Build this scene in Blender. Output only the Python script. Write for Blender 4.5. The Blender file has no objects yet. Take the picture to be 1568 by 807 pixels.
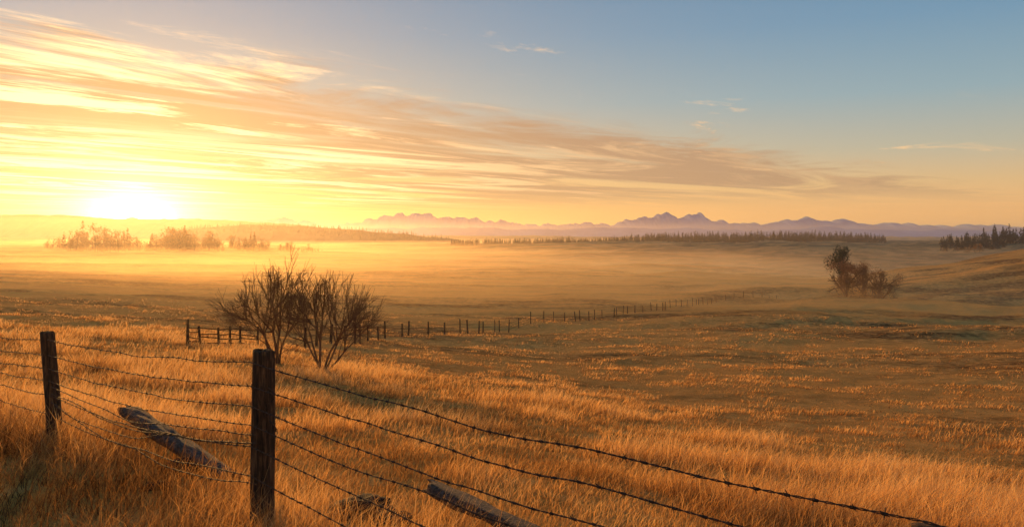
import bpy, math, random
import numpy as np
from mathutils import Vector
random.seed(7); rng=np.random.default_rng(11)
F=1220.0; CX=784.0; HY=360.0
scene=bpy.context.scene
coll=scene.collection
scene.view_settings.view_transform='Standard'
scene.view_settings.look='None'; scene.view_settings.exposure=0

# ------------------------------------------------------------ helpers
def link(o,parent=None):
    coll.objects.link(o)
    if parent is not None: o.parent=parent
    return o
def empty(name):
    e=bpy.data.objects.new(name,None); e.empty_display_size=0.5; return link(e)
def mesh_np(name,V,T,mat=None,parent=None,attrs=None,smooth=False):
    V=np.asarray(V,dtype=np.float32); T=np.asarray(T,dtype=np.int32)
    me=bpy.data.meshes.new(name)
    me.vertices.add(len(V)); me.vertices.foreach_set('co',V.ravel())
    k=T.shape[1]
    me.loops.add(T.size); me.loops.foreach_set('vertex_index',T.ravel())
    me.polygons.add(len(T)); me.polygons.foreach_set('loop_start',np.arange(0,T.size,k,dtype=np.int32))
    if smooth: me.polygons.foreach_set('use_smooth',np.ones(len(T),dtype=bool))
    if attrs:
        for a,vals in attrs.items():
            at=me.attributes.new(a,'FLOAT','POINT'); at.data.foreach_set('value',np.asarray(vals,dtype=np.float32))
    me.update(calc_edges=True); me.validate()
    if mat: me.materials.append(mat)
    o=bpy.data.objects.new(name,me); return link(o,parent)
def hash2(ix,iy,seed):
    ix=ix.astype(np.int64); iy=iy.astype(np.int64)
    h=(ix*374761393+iy*668265263+seed*1442695041)&0xffffffff
    h=((h^(h>>13))*1274126177)&0xffffffff
    h=h^(h>>16)
    return (h&0xffff)/65535.0
def vnoise(x,y,seed=0):
    xi=np.floor(x); yi=np.floor(y); fx=x-xi; fy=y-yi
    fx=fx*fx*fx*(fx*(fx*6-15)+10); fy=fy*fy*fy*(fy*(fy*6-15)+10)
    a=hash2(xi,yi,seed); b=hash2(xi+1,yi,seed); c=hash2(xi,yi+1,seed); d=hash2(xi+1,yi+1,seed)
    return (a*(1-fx)+b*fx)*(1-fy)+(c*(1-fx)+d*fx)*fy
def fbm(x,y,seed=0,o=4):
    s=0;a=1;t=0
    for i in range(o):
        s=s+a*vnoise(x*2**i+17.3*i,y*2**i-9.1*i,seed+i); t+=a; a*=.5
    return s/t
def sstep(a,b,x):
    t=np.clip((x-a)/(b-a),0,1); return t*t*(3-2*t)

# ------------------------------------------------------------ terrain height
cols=np.array([-300,0,300,600,784,1000,1270,1370,1568,1900],float)
ds=np.array([1,3,6,9,14,20,32,50,75,110,180,300,380,500,700,1000,1500,2200,3000,6000],float)
Z=np.array([
[-1.75,-1.85,-2.0,-2.2,-2.6,-3.1,-3.9,-4.9,-6.2,-7.8,-9.6,-11.6,-12.5,-13.0,-11.5,-12,-8,-4,0,0],
[-1.75,-1.9,-2.1,-2.38,-2.85,-3.4,-4.4,-5.4,-6.7,-8.5,-10.8,-13.0,-13.8,-13.8,-11.8,-13,-10,-6,0,0],
[-1.75,-1.92,-2.2,-2.6,-3.2,-3.85,-4.8,-6.1,-7.7,-9.7,-12.4,-15.0,-15.8,-15.6,-12,-14,-14,-8,0,0],
[-1.75,-1.92,-2.22,-2.65,-3.4,-4.2,-5.7,-7.6,-9.5,-11.8,-14.2,-16.2,-16.8,-17,-17,-14,-14,-10,0,0],
[-1.75,-1.93,-2.26,-2.75,-3.6,-4.5,-6.2,-8.1,-10.2,-12.4,-14.7,-16.6,-17,-17.5,-16,-11,-15,-10,0,0],
[-1.75,-1.95,-2.4,-3.0,-4.0,-5.0,-7.0,-8.9,-10.7,-12.6,-15,-17,-18,-19,-11,-8,-18,-12,-6,0],
[-1.75,-1.95,-2.5,-3.15,-4.25,-5.5,-7.2,-9.0,-10.8,-12.6,-14.8,-18,-20,-20,-7.0,-9,-18,-12,-6,0],
[-1.75,-1.95,-2.55,-3.25,-4.4,-5.7,-7.1,-8.9,-10.7,-12.5,-15.4,-15.0,-19.0,-21,-9.5,-9,-16,-12,-6,0],
[-1.75,-1.95,-2.6,-3.3,-4.5,-5.9,-7.1,-8.8,-10.6,-12.9,-16.2,-7.0,-8.5,-19,-2.2,-10,-14,-12,-6,0],
[-1.75,-1.95,-2.6,-3.3,-4.5,-5.9,-7.1,-8.8,-10.2,-11.5,-13,1,6,-7,7,-4,-10,-10,-6,0]])
NA=720; NR=400
azg=np.linspace(-math.pi,math.pi,NA); lrg=np.linspace(math.log(0.5),math.log(7000),NR)
caz=np.arctan((cols-CX)/F); lds=np.log(ds)
AZM=math.radians(41)
Tz=np.zeros((NA,NR))
def colprof(a,R):
    d=R*math.cos(a)
    prof=np.array([np.interp(np.log(d),lds,Z[k]) for k in range(len(cols))])
    i=np.clip(np.searchsorted(caz,a)-1,0,len(cols)-2)
    t=np.clip((a-caz[i])/(caz[i+1]-caz[i]),0,1)
    return prof[i]*(1-t)+prof[i+1]*t
Rg=np.exp(lrg)
LE=colprof(-AZM,Rg); RE=colprof(AZM*0.999,Rg)
for ia,a in enumerate(azg):
    if abs(a)<AZM: Tz[ia]=colprof(a,Rg)
    else:
        t=((a-AZM) if a>0 else (a+2*math.pi-AZM))/(2*math.pi-2*AZM)
        t=t*t*(3-2*t); Tz[ia]=RE*(1-t)+LE*t
def blur(A,axis,s,wrap):
    k=np.exp(-0.5*(np.arange(-3*s,3*s+1)/s)**2); k/=k.sum()
    out=np.zeros_like(A)
    for j,w in zip(range(-3*s,3*s+1),k):
        if wrap: out+=w*np.roll(A,j,axis)
        else:
            idx=np.clip(np.arange(A.shape[axis])-j,0,A.shape[axis]-1); out+=w*np.take(A,idx,axis)
    return out
Tz=blur(Tz,0,4,True); Tz=blur(Tz,1,3,False)
def H(x,y):
    x=np.asarray(x,float); y=np.asarray(y,float)
    R=np.sqrt(x*x+y*y)+1e-6; a=np.arctan2(x,y)
    fa=(a+math.pi)/(2*math.pi)*(NA-1); fr=np.clip((np.log(R)-lrg[0])/(lrg[-1]-lrg[0])*(NR-1),0,NR-1.001)
    ia=np.clip(fa.astype(int),0,NA-2); ir=fr.astype(int); ta=fa-ia; tr=fr-ir
    z=(Tz[ia,ir]*(1-tr)+Tz[ia,ir+1]*tr)*(1-ta)+(Tz[ia+1,ir]*(1-tr)+Tz[ia+1,ir+1]*tr)*ta
    z=z+(fbm(x*.5,y*.5,3,3)-.5)*0.16*sstep(3,10,R)
    z=z+(fbm(x*.07,y*.10,8,4)-.5)*1.35*sstep(16,70,R)
    z=z+(fbm(x*.025,y*.04,28,2)-.5)*4.2*sstep(50,130,R)*sstep(5,70,x)
    z=z+(fbm(x*.012,y*.022,15,3)-.5)*(4.6+5.5*sstep(0,300,x))*sstep(200,460,R)
    return z
def px(p,d): return (p-CX)/F*d
def fieldmask(x,y):
    a=np.arctan2(x,np.maximum(y,.01))
    edge=np.interp(a,[math.radians(-25),math.radians(-13),0,math.radians(14),math.radians(33)],[58,34,29,24,20])
    n=(fbm(x*.08,y*.08,40,3)-.5)
    return sstep(edge-2,edge+5,y+n*14)
def sagemask(x,y):
    R=np.sqrt(x*x+y*y); n=(fbm(x*.01,y*.015,52,3)-.5)
    return sstep(-60,160,x+n*200)*sstep(400,500,R+n*80)*.85

# ------------------------------------------------------------ materials
def newmat(name):
    m=bpy.data.materials.new(name); m.use_nodes=True
    nt=m.node_tree; nt.nodes.clear(); out=nt.nodes.new('ShaderNodeOutputMaterial'); return m,nt,out
def N(nt,t,**kw):
    n=nt.nodes.new(t)
    for k,v in kw.items(): setattr(n,k,v)
    return n
def ramp(nt,fac,stops):
    r=nt.nodes.new('ShaderNodeValToRGB'); cr=r.color_ramp
    while len(cr.elements)<len(stops): cr.elements.new(0.5)
    for e,(p,c) in zip(cr.elements,stops):
        e.position=p; e.color=(c[0],c[1],c[2],1) if not np.isscalar(c) else (c,c,c,1)
    nt.links.new(fac,r.inputs[0]); return r.outputs[0]
def mixc(nt,fac,a,b):
    m=nt.nodes.new('ShaderNodeMix'); m.data_type='RGBA'
    for s,v in ((m.inputs[0],fac),(m.inputs[6],a),(m.inputs[7],b)):
        if hasattr(v,'is_linked') : nt.links.new(v,s)
        elif np.isscalar(v): s.default_value=v
        else: s.default_value=(v[0],v[1],v[2],1)
    return m.outputs[2]
def noise(nt,vec,scale,detail=6,rough=.6,mapscale=None,dist=0):
    if mapscale:
        mp=nt.nodes.new('ShaderNodeMapping'); mp.inputs['Scale'].default_value=mapscale; nt.links.new(vec,mp.inputs[0]); vec=mp.outputs[0]
    n=nt.nodes.new('ShaderNodeTexNoise'); n.inputs['Scale'].default_value=scale; n.inputs['Detail'].default_value=detail
    n.inputs['Roughness'].default_value=rough; n.inputs['Distortion'].default_value=dist; nt.links.new(vec,n.inputs['Vector']); return n.outputs['Fac']
def mth(nt,op,a,b=None,c=None,clamp=False):
    m=nt.nodes.new('ShaderNodeMath'); m.operation=op; m.use_clamp=clamp
    for i,v in enumerate((a,b,c)):
        if v is None: continue
        if hasattr(v,'is_linked'): nt.links.new(v,m.inputs[i])
        else: m.inputs[i].default_value=v
    return m.outputs[0]

# ground
m_ground,nt,out=newmat('dry_grassland')
geo=N(nt,'ShaderNodeNewGeometry'); P=geo.outputs['Position']
fa=N(nt,'ShaderNodeAttribute',attribute_name='field').outputs['Fac']
sg=N(nt,'ShaderNodeAttribute',attribute_name='sage').outputs['Fac']
n1=noise(nt,P,.9,7,.74); n2=noise(nt,P,.05,5,.62,(1,1.9,1)); n3=noise(nt,P,.012,4,.6,(1,2.8,1))
gold=ramp(nt,n1,[(.3,(.34,.16,.04)),(.5,(.64,.34,.09)),(.7,(.80,.48,.16))])
fld=ramp(nt,n1,[(.38,(.065,.038,.018)),(.5,(.27,.14,.05)),(.64,(.62,.34,.12))])
patch=ramp(nt,n2,[(.44,0.0),(.56,1.0)])
patch2=ramp(nt,n3,[(.43,0.0),(.55,1.0)])
fg=mixc(nt,patch,fld,ramp(nt,n1,[(.36,(.40,.20,.06)),(.62,(.90,.47,.14))]))
fg=mixc(nt,mth(nt,'MULTIPLY',patch2,.7),fg,(.88,.43,.115))
fg=mixc(nt,sg,fg,mixc(nt,patch,(.12,.125,.08),(.44,.28,.13)))
col=mixc(nt,fa,gold,fg)
bs=N(nt,'ShaderNodeBsdfDiffuse'); bs.inputs['Roughness'].default_value=.5
nt.links.new(col,bs.inputs['Color'])
bp=N(nt,'ShaderNodeBump'); bp.inputs['Strength'].default_value=1; bp.inputs['Distance'].default_value=.48
nt.links.new(n1,bp.inputs['Height']); nt.links.new(bp.outputs[0],bs.inputs['Normal']); nt.links.new(bs.outputs[0],out.inputs[0])

def grassmat(name,stops,trans=.45):
    m,nt,out=newmat(name)
    t=N(nt,'ShaderNodeAttribute',attribute_name='tint').outputs['Fac']
    c=ramp(nt,t,stops)
    d=N(nt,'ShaderNodeBsdfDiffuse'); tr=N(nt,'ShaderNodeBsdfTranslucent'); mx=N(nt,'ShaderNodeMixShader'); mx.inputs[0].default_value=trans
    nt.links.new(c,d.inputs[0]); nt.links.new(c,tr.inputs[0]); nt.links.new(d.outputs[0],mx.inputs[1]); nt.links.new(tr.outputs[0],mx.inputs[2]); nt.links.new(mx.outputs[0],out.inputs[0]); return m
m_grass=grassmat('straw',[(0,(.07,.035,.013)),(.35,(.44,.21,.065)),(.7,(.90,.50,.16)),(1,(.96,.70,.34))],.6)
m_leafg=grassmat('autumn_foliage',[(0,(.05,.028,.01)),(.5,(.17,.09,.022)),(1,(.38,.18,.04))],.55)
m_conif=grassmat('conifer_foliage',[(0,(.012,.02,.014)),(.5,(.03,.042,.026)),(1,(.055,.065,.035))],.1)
m_twig=grassmat('twig',[(0,(.10,.05,.026)),(1,(.27,.14,.075))],.1)
m_fence=grassmat('fence_wood',[(0,(.05,.028,.016)),(1,(.14,.08,.045))],.0)
m_russet=grassmat('russet_twigs_and_leaves',[(0,(.09,.045,.026)),(.5,(.18,.095,.05)),(1,(.32,.17,.085))],.3)

def barkmat(name,c0,c1,c2,sc=1.0,zs=.12,bump=.03):
    m,nt,out=newmat(name)
    tc=N(nt,'ShaderNodeTexCoord').outputs['Object']
    a=noise(nt,tc,38*sc,6,.7,(1,1,zs)); b=noise(nt,tc,5*sc,4,.6)
    c=ramp(nt,a,[(.36,c0),(.52,c1),(.7,c2)]); c=mixc(nt,mth(nt,'MULTIPLY',b,.5),c,c0)
    bs=N(nt,'ShaderNodeBsdfPrincipled'); bs.inputs['Roughness'].default_value=.88; bs.inputs['Specular IOR Level'].default_value=.25
    nt.links.new(c,bs.inputs['Base Color'])
    bp=N(nt,'ShaderNodeBump'); bp.inputs['Distance'].default_value=bump; nt.links.new(a,bp.inputs['Height']); nt.links.new(bp.outputs[0],bs.inputs['Normal'])
    nt.links.new(bs.outputs[0],out.inputs[0]); return m
m_post=barkmat('old_post_wood',(.014,.008,.004),(.10,.048,.02),(.30,.15,.065))
m_plank=barkmat('weathered_plank',(.04,.028,.02),(.15,.11,.085),(.27,.21,.17),1.2,.6)
m_rock=barkmat('dark_soil_clod',(.006,.004,.003),(.018,.011,.007),(.04,.025,.016),.3,1,.01)
m,nt,out=newmat('rusty_wire'); m_wire=m
bs=N(nt,'ShaderNodeBsdfPrincipled'); tc=N(nt,'ShaderNodeTexCoord').outputs['Object']
nt.links.new(ramp(nt,noise(nt,tc,30),[(.35,(.02,.012,.008)),(.65,(.10,.05,.025))]),bs.inputs['Base Color']); bs.inputs['Metallic'].default_value=.4; bs.inputs['Roughness'].default_value=.65
nt.links.new(bs.outputs[0],out.inputs[0])
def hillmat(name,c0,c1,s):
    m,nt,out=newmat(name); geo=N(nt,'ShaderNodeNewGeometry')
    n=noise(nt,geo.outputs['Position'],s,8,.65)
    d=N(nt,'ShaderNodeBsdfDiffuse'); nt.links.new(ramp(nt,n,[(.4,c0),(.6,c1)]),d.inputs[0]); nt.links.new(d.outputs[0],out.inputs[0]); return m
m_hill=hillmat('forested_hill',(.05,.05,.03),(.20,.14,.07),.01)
m_mtn=hillmat('hazy_mountain',(.22,.30,.50),(.34,.42,.62),.006)  # pale blue distance haze painted into the mountain albedo

# ------------------------------------------------------------ terrain mesh
az1=np.radians(np.arange(-46,46.01,.14)); az2=np.radians(np.arange(48,312,2.0))
az=np.concatenate([az1,az2]); nr=560
R=np.concatenate([[0.05],np.exp(np.linspace(math.log(1.2),math.log(6500),nr))])
A,RR=np.meshgrid(az,R,indexing='ij'); X=RR*np.sin(A); Y=RR*np.cos(A); Zt=H(X,Y)
na,nrr=A.shape
V=np.stack([X,Y,Zt],-1).reshape(-1,3)
i=np.arange(na)[:,None]; j=np.arange(nrr-1)[None]
i2=(i+1)%na
Q=np.stack([i*nrr+j,i*nrr+j+1,i2*nrr+j+1,i2*nrr+j],-1).reshape(-1,4)[:, ::-1]
mesh_np('ground',V,Q,m_ground,attrs={'field':fieldmask(X,Y).ravel(),'sage':sagemask(X,Y).ravel()},smooth=True)

# ------------------------------------------------------------ ridges
def ridge(name,d0,pts,width,mat,jag,seed,foot=-25,step=1.0,fr=26.,pw=1.0):
    pts=np.array(pts,float); pxs=np.arange(pts[0,0],pts[-1,0],step)
    top=np.interp(pxs,pts[:,0],pts[:,1])
    top=top+(fbm(pxs/fr,pxs*0,seed,5)-.5)*jag
    zt=(HY-top)/F*d0
    ks=np.linspace(-1,1,33)
    rows=[]
    for k in ks:
        s=np.exp(-(k*1.9)**2)
        n=(fbm(pxs/(fr*.5)+k,pxs*0+k*3,seed+9,4)-.65)*abs(k)*1.3*math.exp(-abs(k))
        z=foot+(zt-foot)*np.clip(s+n*.5,0,1.0-.25*abs(k))
        xx=(pxs-CX)/F*d0; rows.append(np.stack([xx,d0+0*pxs+k*width,z],-1))
    V=np.array(rows); nk,nx=V.shape[:2]
    i=np.arange(nk-1)[:,None]; j=np.arange(nx-1)[None]
    Q=np.stack([i*nx+j,i*nx+j+1,(i+1)*nx+j+1,(i+1)*nx+j],-1).reshape(-1,4)
    mesh_np(name,V.reshape(-1,3),Q,mat,smooth=True)
    return lambda p: np.interp(p,pxs,zt)
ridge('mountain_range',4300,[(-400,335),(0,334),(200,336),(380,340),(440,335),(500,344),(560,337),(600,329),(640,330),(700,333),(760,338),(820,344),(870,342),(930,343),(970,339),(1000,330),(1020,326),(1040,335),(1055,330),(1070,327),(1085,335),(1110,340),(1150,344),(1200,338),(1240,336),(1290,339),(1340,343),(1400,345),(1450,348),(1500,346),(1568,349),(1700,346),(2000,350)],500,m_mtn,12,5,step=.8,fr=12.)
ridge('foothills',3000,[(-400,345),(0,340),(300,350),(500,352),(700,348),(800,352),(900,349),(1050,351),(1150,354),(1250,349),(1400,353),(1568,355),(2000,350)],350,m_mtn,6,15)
ridge('hill',2200,[(-500,328),(-100,330),(0,330),(90,329),(180,335),(280,336),(380,339),(470,346),(540,357),(620,372)],300,m_hill,4,25)
rB=ridge('hill',1450,[(230,372),(300,350),(380,344),(450,346),(540,352),(620,359),(690,366),(760,378)],160,m_hill,2.5,35)

# ------------------------------------------------------------ foliage masses
class Bag:
    def __init__(s): s.V=[];s.T=[];s.A=[];s.n=0
    def add(s,V,T,A): s.V.append(V); s.T.append(T+s.n); s.A.append(A); s.n+=len(V)
    def build(s,name,mat,parent=None): return mesh_np(name,np.concatenate(s.V),np.concatenate(s.T),mat,parent,{'tint':np.concatenate(s.A)})
def leaves(bag,C,size,tint):
    n=len(C); D=rng.normal(size=(n,3,3)); D/=np.linalg.norm(D,axis=2,keepdims=True)
    sz=(size*rng.uniform(.5,1.2,n))[:,None,None]
    V=(C[:,None,:]+D*sz).reshape(-1,3)
    bag.add(V,np.arange(3*n).reshape(-1,3),np.repeat(np.clip(tint+rng.normal(0,.15,n),0,1),3))
def tubes(bag,segs,sides=5,tint=.4):
    S=np.array(segs,float); n=len(S)
    p0=S[:,0:3];p1=S[:,3:6];r0=S[:,6];r1=S[:,7]
    d=p1-p0; d/=np.linalg.norm(d,axis=1,keepdims=True)+1e-9
    up=np.where(np.abs(d[:,2:3])>.9,np.array([[1.,0,0]]),np.array([[0,0,1.]]))
    u=np.cross(d,up); u/=np.linalg.norm(u,axis=1,keepdims=True); v=np.cross(d,u)
    th=np.arange(sides)/sides*2*math.pi
    ring=u[:,None,:]*np.cos(th)[None,:,None]+v[:,None,:]*np.sin(th)[None,:,None]
    V=np.concatenate([p0[:,None]+ring*r0[:,None,None],p1[:,None]+ring*r1[:,None,None]],1).reshape(-1,3)
    b=(np.arange(n)*2*sides)[:,None]; k=np.arange(sides)[None]; k2=(k+1)%sides
    T=np.concatenate([np.stack([b+k,b+k2,b+sides+k2],-1).reshape(-1,3),np.stack([b+k,b+sides+k2,b+sides+k],-1).reshape(-1,3)])
    bag.add(V,T,np.repeat(np.clip(tint+rng.normal(0,.15,n),0,1),2*sides))
def conifer(bag,x,y,z,h,n=130):
    t=rng.uniform(0,1,n)**1.1; ang=rng.uniform(0,6.28,n); w=h*rng.uniform(.22,.32)
    r=w*(1-t)*(0.6+.4*np.abs(np.sin(t*16)))*rng.uniform(.2,1,n)**.5
    C=np.stack([x+r*np.cos(ang),y+r*np.sin(ang),z+t*h],-1)
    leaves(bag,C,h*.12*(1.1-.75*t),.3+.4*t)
    tubes(bag,[(x,y,z-1,x,y,z+h*.9,h*.02,h*.004)],4,.1)
def broad(bag,x,y,z,h,n=520,ls=.055,lo=.15,sp=.20):
    L=rng.integers(8,13)
    cs=np.stack([x+np.clip(rng.normal(0,h*sp,L),-h*sp*1.6,h*sp*1.6),y+rng.normal(0,h*.2,L),z+h*rng.uniform(lo,.84,L)],-1); rs=h*rng.uniform(.13,.22,L)
    cs[0]=(x,y,z+h*.5); cs[1]=(x+h*.05,y,z+h*.8)
    k=rng.integers(0,L,n); D=rng.normal(size=(n,3)); D/=np.linalg.norm(D,axis=1,keepdims=True)
    C=cs[k]+D*(rs[k]*rng.uniform(.2,1.1,n))[:,None]
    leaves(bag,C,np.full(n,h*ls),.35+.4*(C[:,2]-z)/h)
    segs=[(x,y,z-1,x,y,z+h*.4,h*.022,h*.016)]+[(x,y,z+h*.3,c[0],c[1],c[2],h*.012,h*.004) for c in cs]
    tubes(bag,segs,4,.1)
# sunlit valley tree line
b=Bag()
hp=[(70,7),(110,13),(150,19),(190,14),(215,9),(245,17),(300,14),(360,11),(420,9),(490,5)]
for i in range(330):
    p=rng.uniform(70,495); d=rng.uniform(650,740); h=np.interp(p,[q[0] for q in hp],[q[1] for q in hp])*(rng.uniform(.65,1.4) if i%3==0 else rng.uniform(.35,.8))
    x=px(p,d); z=max(float(H(x,d)),-14.5)
    broad(b,x,d,z-.5,h,360,.042,.05) if rng.random()<.85 else conifer(b,x,d,z,h*1.15)
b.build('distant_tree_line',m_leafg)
b=Bag()
for i in range(420):
    p=rng.uniform(270,690); d=1450-rng.uniform(0,60); f=math.exp(-(((1450-d)/160)*1.9)**2)
    z=-25+(float(rB(p))+25)*f; x=(p-CX)/F*1450; conifer(b,x,d,z-2,rng.uniform(6,10),70)
b.build('ridge_tree_line',m_conif)
b=Bag()
for i in range(1700):
    if i<300: p=rng.uniform(690,880); h=rng.uniform(5,9); d=rng.uniform(1000,1080)
    else:
        p=rng.uniform(880,1356); d=rng.uniform(980,1150); h=rng.uniform(6,13)*np.interp(p,[880,950,1100,1150,1300,1356],[.5,.7,1.15,1.1,1.1,.8])
    x=px(p,d); z=float(H(x,d))-.5
    if i<300: z=max(z,-14)
    conifer(b,x,d,z,h,80)
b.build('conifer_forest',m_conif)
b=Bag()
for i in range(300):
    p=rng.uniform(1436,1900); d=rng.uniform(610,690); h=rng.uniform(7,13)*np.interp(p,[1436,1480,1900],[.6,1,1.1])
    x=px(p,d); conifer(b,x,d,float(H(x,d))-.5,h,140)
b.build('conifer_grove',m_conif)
b=Bag()
for p in (1484,1493,1500):
    d=590.; x=px(p,d); broad(b,x,d,float(H(x,d)),7,300)
b.build('shrub',m_leafg)

# ------------------------------------------------------------ branching trees
def grow(segs,tips,p,dirv,L,r,depth,maxd,spread=.5,up=.12,kids=(2,4),rmin=.006):
    n=3; q=p.copy(); d=dirv.copy()
    for k in range(n):
        d=d+rng.normal(0,.12,3)+np.array([0,0,up*.3]); d/=np.linalg.norm(d)
        q2=q+d*L/n; ra=r*(1-.35*k/n); rb=r*(1-.35*(k+1)/n)
        segs.append((*q,*q2,max(ra,rmin),max(rb,rmin)))
        q=q2
        if depth<maxd and (k>0 or depth>1) and rng.random()<.75:
            s=d+rng.normal(0,spread*1.2,3); s/=np.linalg.norm(s)
            grow(segs,tips,q,s,L*rng.uniform(.5,.75),rb*.5,depth+1,maxd,spread,up,kids,rmin)
    if depth<maxd:
        for c in range(rng.integers(*kids)):
            s=d+rng.normal(0,spread,3); s[2]+=up; s/=np.linalg.norm(s)
            grow(segs,tips,q,s,L*rng.uniform(.62,.88),r*.62,depth+1,maxd,spread,up,kids,rmin)
    else: tips.append(q)
def bare_tree(name,x,y,h,stems,leanx,width,W,seed):
    global rng
    keep=rng; rng=np.random.default_rng(seed)
    e=empty(name); z=float(H(x,y))
    segs=[];tips=[]
    for s in range(stems):
        f=(s+.5)/stems*2-1
        dv=np.array([f*width+leanx+rng.normal(0,.06),rng.normal(0,.28),1.]); dv/=np.linalg.norm(dv)
        grow(segs,tips,np.array([x+f*.15,y+rng.normal(0,.1),z-.1]),dv,h*rng.uniform(.30,.37),.055*rng.uniform(.8,1.2)*h/4,0,4,.42,.10,(2,4),.0046)
    S=np.array(segs); S[:,[2,5]]=z+(S[:,[2,5]]-z)*h/(np.percentile(S[:,5],99.7)-z)
    k=W/(np.percentile(S[:,3],99)-np.percentile(S[:,3],1)); k=min(max(k,.8),1.3)
    S[:,[0,3]]=x+(S[:,[0,3]]-x)*k
    b=Bag(); tubes(b,S,4,.5); b.build('trunk_and_branches',m_twig,e)
    rng=keep
bare_tree('bare_tree',px(422,30.5),30.5,3.95,5,-.12,.50,3.3,101)
bare_tree('bare_tree',px(492,29.5),29.5,3.6,6,.18,.66,4.1,204)
def crown_tree(name,x,y,h,mat,dens,width=.5,maxd=3):
    e=empty(name); z=float(H(x,y)); segs=[];tips=[]
    for s in range(3):
        dv=np.array([rng.normal(0,width*.7),rng.normal(0,width*.7),1.]); dv/=np.linalg.norm(dv)
        grow(segs,tips,np.array([x,y,z-.2]),dv,h*.27,.03*h,0,maxd,.5,.02,(2,4),.03)
    b=Bag(); tubes(b,segs,4,.3); b.build('trunk_and_branches',m_twig,e)
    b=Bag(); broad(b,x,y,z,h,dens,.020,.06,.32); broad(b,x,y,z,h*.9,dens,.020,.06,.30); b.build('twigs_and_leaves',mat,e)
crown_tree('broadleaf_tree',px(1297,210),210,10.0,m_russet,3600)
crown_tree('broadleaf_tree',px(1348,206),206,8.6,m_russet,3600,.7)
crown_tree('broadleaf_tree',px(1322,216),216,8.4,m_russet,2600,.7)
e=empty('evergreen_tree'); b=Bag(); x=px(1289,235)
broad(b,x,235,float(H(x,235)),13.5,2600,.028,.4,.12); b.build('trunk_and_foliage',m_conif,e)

# ------------------------------------------------------------ fence
def post(name,x,y,zb,zt,r,parent,lean=(0,0),seed=0,mat=m_post,sides=28,rings=40):
    th=np.arange(sides)/sides*2*math.pi; rows=[]
    hs=np.concatenate([np.linspace(0,1,rings),[1.0,1.0]])
    for k,t in enumerate(hs):
        n=(fbm(np.cos(th)*1.6+seed*5,np.sin(th)*1.6+t*1.2,seed,3)-.5)*.35+(vnoise(th*3.2,th*0+t*1.5,seed+4)-.5)*.16
        rr=r*(1.08-.14*t)*(1+n)
        if k==rings: rr=rr*.8
        if k==rings+1: rr=rr*.05
        zz=zb+(zt-zb)*t+(0 if k<rings-1 else (vnoise(th*2,th*0,seed+2)-.5)*.02+(.006 if k>=rings else 0))
        rows.append(np.stack([rr*np.cos(th)+lean[0]*t,rr*np.sin(th)+lean[1]*t,zz-zb+0*th],-1))
    V=np.array(rows); nk,nx=V.shape[:2]; i=np.arange(nk-1)[:,None]; j=np.arange(nx)[None]; j2=(j+1)%nx
    Q=np.stack([i*nx+j,i*nx+j2,(i+1)*nx+j2,(i+1)*nx+j],-1).reshape(-1,4)
    o=mesh_np(name,V.reshape(-1,3),Q,mat,parent,smooth=True); o.location=(x,y,zb); return o
fence=empty('barbed_wire_fence')
FP=[(-1.89+3.31*k,5.9-3.23*k) for k in (-3,-2,-1,0,1,2)]
tops=[-1.6,-1.36,-1.11,-.86,-1.0,-1.0]
wtops=[-1.6,-1.36,-1.11,-.86,-.875,-.86]
FP[2]=(-5.22,9.06); FP[3]=(-1.88,5.9)
for k,((x,y),t) in enumerate(zip(FP,tops)):
    post('post_%d'%(k+1),x,y,float(H(x,y))-.3,t,.080 if k==3 else .080,fence,(.03,0) if k==3 else (-.09 if k==2 else .02,0.0),seed=k+3)
offs=[.073,.25,.40,.54,.70,.92]
cu=bpy.data.curves.new('wires','CURVE'); cu.dimensions='3D'; cu.bevel_depth=.0024; cu.bevel_resolution=1
barbs=[]
def addwire(P,rad=1):
    P=np.array(P); L=np.concatenate([[0],np.cumsum(np.linalg.norm(np.diff(P,axis=0),axis=1))])
    n=int(L[-1]/.02); s=np.linspace(0,L[-1],n); Q=np.stack([np.interp(s,L,P[:,c]) for c in range(3)],-1)
    d=np.array([.707,-.707,0]); sd=np.array([.707,.707,0])
    for ph in (0,math.pi):
        W=Q+np.outer(np.cos(s*55+ph)*.0030,sd)+np.outer(np.sin(s*55+ph)*.0030,[0,0,1])
        sp=cu.splines.new('POLY'); sp.points.add(len(W)-1)
        sp.points.foreach_set('co',np.concatenate([W,np.ones((len(W),1))],1).ravel())
    t=rng.uniform(.03,.1)
    while t<L[-1]:
        c=np.array([np.interp(t,L,P[:,k]) for k in range(3)])
        for q in range(2):
            v=rng.normal(size=3); v-=d*np.dot(v,d)*.6; v/=np.linalg.norm(v); v*=.022
            o=d*rng.uniform(-.007,.007); barbs.append((*(c-v+o),*(c+v+o),.0020,.0015))
        barbs.append((*(c-d*.010),*(c+d*.010),.007,.007))
        t+=rng.uniform(.10,.15)
for wi,o in enumerate(offs):
    for k in range(len(FP)-1):
        (x0,y0),(x1,y1)=FP[k],FP[k+1]
        z0=wtops[k]-o; z1=wtops[k+1]-o
        s=np.linspace(0,1,40); sag=rng.uniform(.03,.07)+(.03 if wi>3 else 0)
        wob=(vnoise(s*7,s*0+wi*3+k,91)-.5)*.035+(vnoise(s*19,s*0+wi*3+k,95)-.5)*.012
        off=.08
        P=np.stack([x0+(x1-x0)*s-off*.7,y0+(y1-y0)*s-off*.7,z0+(z1-z0)*s-sag*4*s*(1-s)+wob*np.sin(s*math.pi)],-1)
        addwire(P)
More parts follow.
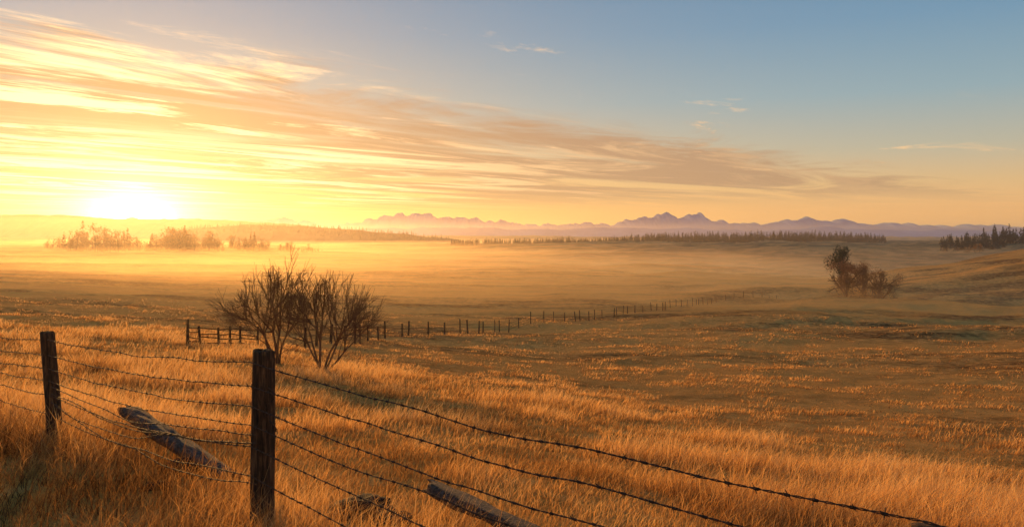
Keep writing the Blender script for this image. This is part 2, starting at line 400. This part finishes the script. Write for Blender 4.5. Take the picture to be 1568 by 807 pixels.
for q in range(4):
    (x0,y0),(x1,y1)=FP[2],FP[3]; s=np.linspace(0,1,20)
    a0=rng.uniform(.2,.9); a1=rng.uniform(.2,1.0)
    P=np.stack([x0+(x1-x0)*s,y0+(y1-y0)*s-.1,(tops[2]-a0)*(1-s)+(tops[3]-a1)*s-.15*np.sin(s*math.pi)+(vnoise(s*6,s*0+q,33)-.5)*.08],-1); addwire(P)
s=np.linspace(0,1,20); P=np.stack([-1.80+.05*np.sin(s*9),5.84+.02*s,-1.12-.36*s],-1); addwire(P)
wo=bpy.data.objects.new('wires',cu); cu.materials.append(m_wire); link(wo,fence)
b=Bag(); tubes(b,barbs,5); b.build('barbs',m_wire,fence)
# ------------------------------------------------------------ planks
def plank(name,p0,p1,w,th,seed):
    p0=np.array(p0);p1=np.array(p1); d=p1-p0; L=np.linalg.norm(d); d/=L; sd=np.cross(d,[0,0,1]); sd/=np.linalg.norm(sd); up=np.cross(sd,d)
    n=40; rows=[]
    prof=[(-1,-1),(1,-1),(1.02,0),(1,.8),(.6,1),(.1,1.05),(-.4,.95),(-1,.85),(-1.03,0)]
    for k in range(n):
        t=k/(n-1); e=1.0 if 0<k<n-1 else .9
        row=[]
        for qi,(a,c) in enumerate(prof):
            nn=float(vnoise(np.array([t*8.]),np.array([qi*3.1]),seed)[0]-.5)
            row.append(p0+d*(L*t+ (nn*.25 if k in(0,n-1) else 0))+sd*(a*w/2*e*(1+nn*.2))+up*(c*th/2*e*(1+nn*.5)))
        rows.append(row)
    V=np.array(rows); nk,nx=V.shape[:2]; i=np.arange(nk-1)[:,None]; j=np.arange(nx)[None]; j2=(j+1)%nx
    T=np.stack([i*nx+j,i*nx+j2,(i+1)*nx+j2,(i+1)*nx+j],-1).reshape(-1,4)
    T=np.concatenate([T[:,[0,1,2]],T[:,[0,2,3]]]); V=V.reshape(-1,3)
    cap=[]
    for base in (0,(nk-1)*nx):
        for q in range(1,nx-1): cap.append((base,base+q,base+q+1))
    T=np.concatenate([T,np.array(cap)])
    c=V.mean(0); o=mesh_np(name,V-c,T,m_plank); o.location=c; return o
plank('fallen_plank',(-4.62,9.5,-2.10),(-2.85,7.95,-2.44),.18,.11,3)
plank('fallen_plank',(-.66,6.5,-2.07),(.36,5.2,-2.08),.14,.09,7)
def clod(name,x,y,z,sx,sy,sz,seed):
    import bmesh
    me=bpy.data.meshes.new(name); bm=bmesh.new(); bmesh.ops.create_icosphere(bm,subdivisions=4,radius=1)
    co=np.array([v.co for v in bm.verts]); n=fbm(co[:,0]*1.6+seed*7,co[:,1]*1.6+co[:,2]*1.3,seed,4)
    for v,k in zip(bm.verts,n): v.co=v.co*(.55+.9*k); v.co.x*=sx; v.co.y*=sy; v.co.z*=sz
    bm.to_mesh(me); bm.free(); me.materials.append(m_rock); o=bpy.data.objects.new(name,me); o.location=(x,y,z); return link(o)
for p,yv,d,sx,sz,s in [(228,766,7.2,.18,.15,1),(556,790,6.4,.26,.11,2),(270,725,8.2,.2,.12,5),(596,806,6.1,.16,.08,6)]:
    x=px(p,d); clod('dirt_clod',x,d,-(yv-HY)/F*d,sx,sx*.8,sz,s)

# ------------------------------------------------------------ far fence & gate
ff=empty('pasture_fence'); b=Bag(); segs=[]
path=np.array([(-12.2,46),(-11.9,60),(-11.6,73),(-4.5,88),(1.4,105),(12,124),(25.8,146),(47,183),(66,198)],float)
L=np.concatenate([[0],np.cumsum(np.linalg.norm(np.diff(path,axis=0),axis=1))]); s=0; prev=None
while s<L[-1]:
    x=np.interp(s,L,path[:,0])+rng.normal(0,.1); y=np.interp(s,L,path[:,1]); z=float(H(x,y)); h=rng.uniform(1.2,1.65)
    lx=rng.normal(0,.07); r=rng.uniform(.07,.11)
    segs.append((x,y,z-.2,x+lx,y,z+h,r,r*.85))
    top=(x,y,z)
    if prev is not None:
        for hh in (.35,.7,1.05): segs.append((prev[0],prev[1],prev[2]+hh,x,y,z+hh,.016,.016))
    prev=top; s+=rng.choice([1.6,3.0,3.4,3.8])
tubes(b,segs,6,.3); b.build('posts_and_wires',m_fence,ff)
ga=empty('wooden_gate_fence'); b=Bag(); segs=[]
gp=[(285,37.0,1.25),(305,37.6,.95),(333,38.4,.95),(350,39,1.0),(366,39.6,1.05),(392,41,1.1)]
G=[(px(p,d),d,float(H(px(p,d),d)),h) for p,d,h in gp]
for i,(x,y,z,h) in enumerate(G): segs.append((x,y,z-.2,x+rng.normal(0,.04),y,z+h,.06 if i else .085,.055))
for a,c in zip(G[:-1],G[1:]):
    for f in (.2,.42,.64,.86): segs.append((a[0],a[1]-.08,a[2]+f+rng.normal(0,.03),c[0],c[1]-.08,c[2]+f+rng.normal(0,.03),.028,.028))
tubes(b,segs,6,.2); b.build('posts_and_rails',m_fence,ga)

# ------------------------------------------------------------ grass
def grass(name,M,per,rmin,rmax,hmul,azm=44,spread=.10,stalk=False):
    a=np.radians(rng.uniform(-azm,azm,M)); Rr=np.exp(rng.uniform(math.log(rmin),math.log(rmax),M))
    cx=Rr*np.sin(a); cy=Rr*np.cos(a)
    n=M*per
    sp=spread*(1+Rr*.03)
    x=np.repeat(cx,per)+rng.normal(0,1,n)*np.repeat(sp,per); y=np.repeat(cy,per)+rng.normal(0,1,n)*np.repeat(sp,per)
    R=np.sqrt(x*x+y*y)
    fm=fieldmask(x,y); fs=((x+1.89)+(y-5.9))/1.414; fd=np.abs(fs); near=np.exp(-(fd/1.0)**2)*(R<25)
    shaded_bank=sstep(.6,-1.0,fs)*sstep(-.3,-1.6,x)  # left bank on camera side of fence, its shade painted into blade tint
    pn=fbm(x*.35,y*.35,60,3); pn2=sstep(.35,.7,pn)
    keep=rng.uniform(0,1,n)<np.where(fm>.5,.25+.5*pn2,.45+.55*pn2)
    clumpc=np.repeat(rng.uniform(.5,1.35,M),per)
    h=(.13+.26*pn2+.14*near)*clumpc*rng.uniform(.55,1.2,n)*hmul
    h=h*(1-fm)+(.07+.12*pn2)*fm*clumpc*rng.uniform(.6,1.2,n)*hmul
    h=np.where(R<4.6,np.minimum(h,.25),h)
    x,y,h,R,fm,pn2,shaded_bank=[q[keep] for q in (x,y,h,R,fm,pn2,shaded_bank)]
    n=len(x); z=H(x,y)-.02
    w=np.maximum(.0020,.00036*R)*rng.uniform(.6,1.3,n)*(.6 if stalk else 1)
    ph=rng.uniform(0,6.28,n); lean=rng.uniform(.1,.9,n)*h*(1+.5*shaded_bank)*(.4 if stalk else 1)
    wind=np.stack([np.full(n,.35),np.full(n,-.15)],-1)*h[:,None]*(.6 if stalk else 1)
    lx=np.cos(ph)*lean+wind[:,0]; ly=np.sin(ph)*lean+wind[:,1]
    f=rng.uniform(0,6.28,n); sx=np.cos(f)*w; sy=np.sin(f)*w
    B=np.stack([x,y,z],-1); S=np.stack([sx,sy,0*sx],-1)
    Mid=B+np.stack([lx*.35,ly*.35,h*.6],-1); Tp=B+np.stack([lx,ly,h],-1)
    V=np.stack([B-S,B+S,Mid-S*.75,Mid+S*.75,Tp],1).reshape(-1,3)
    k=(np.arange(n)*5)[:,None]
    T=np.concatenate([k+np.array([[0,1,3]]),k+np.array([[0,3,2]]),k+np.array([[2,3,4]])])
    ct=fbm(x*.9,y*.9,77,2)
    tint=np.clip(.47+.35*pn2+.95*(ct-.42)+rng.normal(0,.2,n)-.16*fm-.30*shaded_bank,0,1)
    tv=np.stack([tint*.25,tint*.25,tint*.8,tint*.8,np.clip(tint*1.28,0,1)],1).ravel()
    return V,T,tv
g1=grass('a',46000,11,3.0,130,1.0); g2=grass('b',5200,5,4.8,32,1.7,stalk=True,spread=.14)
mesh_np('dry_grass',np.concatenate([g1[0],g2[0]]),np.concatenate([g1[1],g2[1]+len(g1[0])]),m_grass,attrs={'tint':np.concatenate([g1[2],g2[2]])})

# ------------------------------------------------------------ haze / mist volumes
def volbox(name,x0,x1,y0,y1,z0,z1,dens,col,g):
    V=[(x,y,z) for z in(z0,z1) for y in(y0,y1) for x in(x0,x1)]
    Q=[(0,2,3,1),(4,5,7,6),(0,1,5,4),(2,6,7,3),(0,4,6,2),(1,3,7,5)]
    m,nt,out=newmat(name); vs=N(nt,'ShaderNodeVolumeScatter'); vs.inputs['Color'].default_value=(*col,1); vs.inputs['Density'].default_value=dens; vs.inputs['Anisotropy'].default_value=g
    nt.links.new(vs.outputs[0],out.inputs['Volume']); return mesh_np(name,V,Q,m)
volbox('haze',-6000,6000,-1500,6200,-60,42,.00021,(.98,.86,.80),.68)
volbox('valley_mist',-1100,420,110,2600,-58,-9.0,.0011,(1,.68,.36),.66)
volbox('valley_mist',-900,170,150,2500,-58,-12.8,.0028,(1,.68,.36),.62)

# ------------------------------------------------------------ sun + world
SA=math.radians(-25.4); SE=math.radians(7.5)
sd=Vector((math.sin(SA)*math.cos(SE),math.cos(SA)*math.cos(SE),math.sin(SE)))
sl=bpy.data.lights.new('sun','SUN'); sl.energy=5.0; sl.angle=math.radians(.6); sl.color=(1,.48,.12)
so=bpy.data.objects.new('sun',sl); so.rotation_euler=sd.to_track_quat('Z','Y').to_euler(); link(so)
w=bpy.data.worlds.new('World'); scene.world=w; w.use_nodes=True; nt=w.node_tree; nt.nodes.clear()
out=N(nt,'ShaderNodeOutputWorld')
sky=N(nt,'ShaderNodeTexSky',sky_type='NISHITA'); sky.sun_disc=False; sky.sun_elevation=SE; sky.sun_rotation=SA; sky.dust_density=.4; sky.air_density=1
tc=N(nt,'ShaderNodeTexCoord').outputs['Generated']
nv=N(nt,'ShaderNodeVectorMath',operation='NORMALIZE'); nt.links.new(tc,nv.inputs[0])
sx=N(nt,'ShaderNodeSeparateXYZ'); nt.links.new(nv.outputs[0],sx.inputs[0]); dx,dy,dz=sx.outputs
M=lambda op,a,b=None,c=None,clamp=False: mth(nt,op,a,b,c,clamp)
def smooth(x,a,b):
    n=N(nt,'ShaderNodeMapRange',interpolation_type='SMOOTHSTEP'); n.inputs[1].default_value=a; n.inputs[2].default_value=b; nt.links.new(x,n.inputs[0]); return n.outputs[0]
zp=M('MAXIMUM',dz,0.0)
gx,gy=math.sin(SA),math.cos(SA); gz=.020
ddx=M('SUBTRACT',dx,gx); ddy=M('SUBTRACT',dy,gy); ddz=M('SUBTRACT',dz,gz)
h2=M('ADD',M('MULTIPLY',ddx,ddx),M('MULTIPLY',ddy,ddy)); v2=M('MULTIPLY',ddz,ddz)
ang=M('SQRT',M('ADD',h2,M('MULTIPLY',v2,3.2)))
angr=M('SQRT',M('ADD',h2,v2))
expn=lambda x,s: M('EXPONENT',M('MULTIPLY',x,-1.0/s))
base=ramp(nt,zp,[(0,(.92,.43,.13)),(.03,(.86,.44,.16)),(.06,(.70,.44,.20)),(.10,(.46,.42,.31)),(.16,(.26,.37,.41)),(.24,(.15,.285,.41)),(.35,(.09,.21,.36)),(1,(.08,.12,.18))])
warm=M('MULTIPLY',expn(M('MULTIPLY',angr,angr),.28),expn(zp,.15))
base=mixc(nt,M('MULTIPLY',warm,.95,clamp=True),base,(1.0,.48,.07))
zz=M('ADD',M('MAXIMUM',dz,.012),.004)
pxn=M('DIVIDE',dx,zz); pyn=M('DIVIDE',dy,zz)
u=M('ADD',M('MULTIPLY',pxn,.69),M('MULTIPLY',pyn,.73)); v=M('ADD',M('MULTIPLY',pxn,-.73),M('MULTIPLY',pyn,.69))
def cvec(su,sv,o):
    c=N(nt,'ShaderNodeCombineXYZ'); nt.links.new(M('MULTIPLY',u,su),c.inputs[0]); nt.links.new(M('MULTIPLY',v,sv),c.inputs[1]); c.inputs[2].default_value=o; return c.outputs[0]
nA=noise(nt,cvec(.16,.42,0),1.0,7,.62,dist=.9)
nB=noise(nt,cvec(.45,.85,5),1.0,7,.70,dist=.9)
nC=noise(nt,cvec(.22,.85,9),1.0,7,.66,dist=.8)
edge=smooth(M('ADD',v,M('MULTIPLY',M('SUBTRACT',nB,.5),5.0)),3.9,5.3)
ufade=M('SUBTRACT',1.0,smooth(u,12.0,24.0))
zf=smooth(dz,.012,.06)
dens=M('MULTIPLY',M('MULTIPLY',edge,zf),M('MULTIPLY',M('ADD',M('MULTIPLY',ufade,.76),.24),smooth(nA,.34,.52)))
wisp=M('MULTIPLY',M('MULTIPLY',smooth(nB,.59,.74),smooth(dz,.03,.07)),M('MULTIPLY',smooth(v,1.0,3.0),.7))
near=expn(angr,.30)
litf=M('MULTIPLY',smooth(nC,.47,.61),M('MULTIPLY',near,2.4),clamp=True)
dark=mixc(nt,M('MULTIPLY',near,1.6,clamp=True),(.44,.25,.14),(.48,.22,.075))
lit=mixc(nt,M('MULTIPLY',near,1.8,clamp=True),(.97,.55,.23),(1.45,1.00,.50))
cc=mixc(nt,litf,dark,lit)
skyc=mixc(nt,M('MULTIPLY',dens,.97),base,cc)
skyc=mixc(nt,wisp,skyc,lit)
glow=M('ADD',M('MULTIPLY',expn(ang,.11),1.2),M('MULTIPLY',expn(ang,.030),14.0))
gc=N(nt,'ShaderNodeVectorMath',operation='SCALE'); gc.inputs[0].default_value=(1,.60,.20); nt.links.new(glow,gc.inputs['Scale'])
ad=N(nt,'ShaderNodeVectorMath',operation='ADD'); nt.links.new(skyc,ad.inputs[0]); nt.links.new(gc.outputs[0],ad.inputs[1])
b1=N(nt,'ShaderNodeBackground'); nt.links.new(sky.outputs[0],b1.inputs[0]); b1.inputs[1].default_value=.012
b2=N(nt,'ShaderNodeBackground'); nt.links.new(ad.outputs[0],b2.inputs[0]); b2.inputs[1].default_value=1.0
ash=N(nt,'ShaderNodeAddShader'); nt.links.new(b1.outputs[0],ash.inputs[0]); nt.links.new(b2.outputs[0],ash.inputs[1]); nt.links.new(ash.outputs[0],out.inputs[0])

# ------------------------------------------------------------ camera
cam=bpy.data.cameras.new('camera'); cam.lens=F/1568*36; cam.sensor_width=36; cam.clip_end=20000; cam.clip_start=.05
co=bpy.data.objects.new('camera',cam); co.location=(0,0,0); co.rotation_euler=(math.radians(90-2.04),0,0); link(co); scene.camera=co
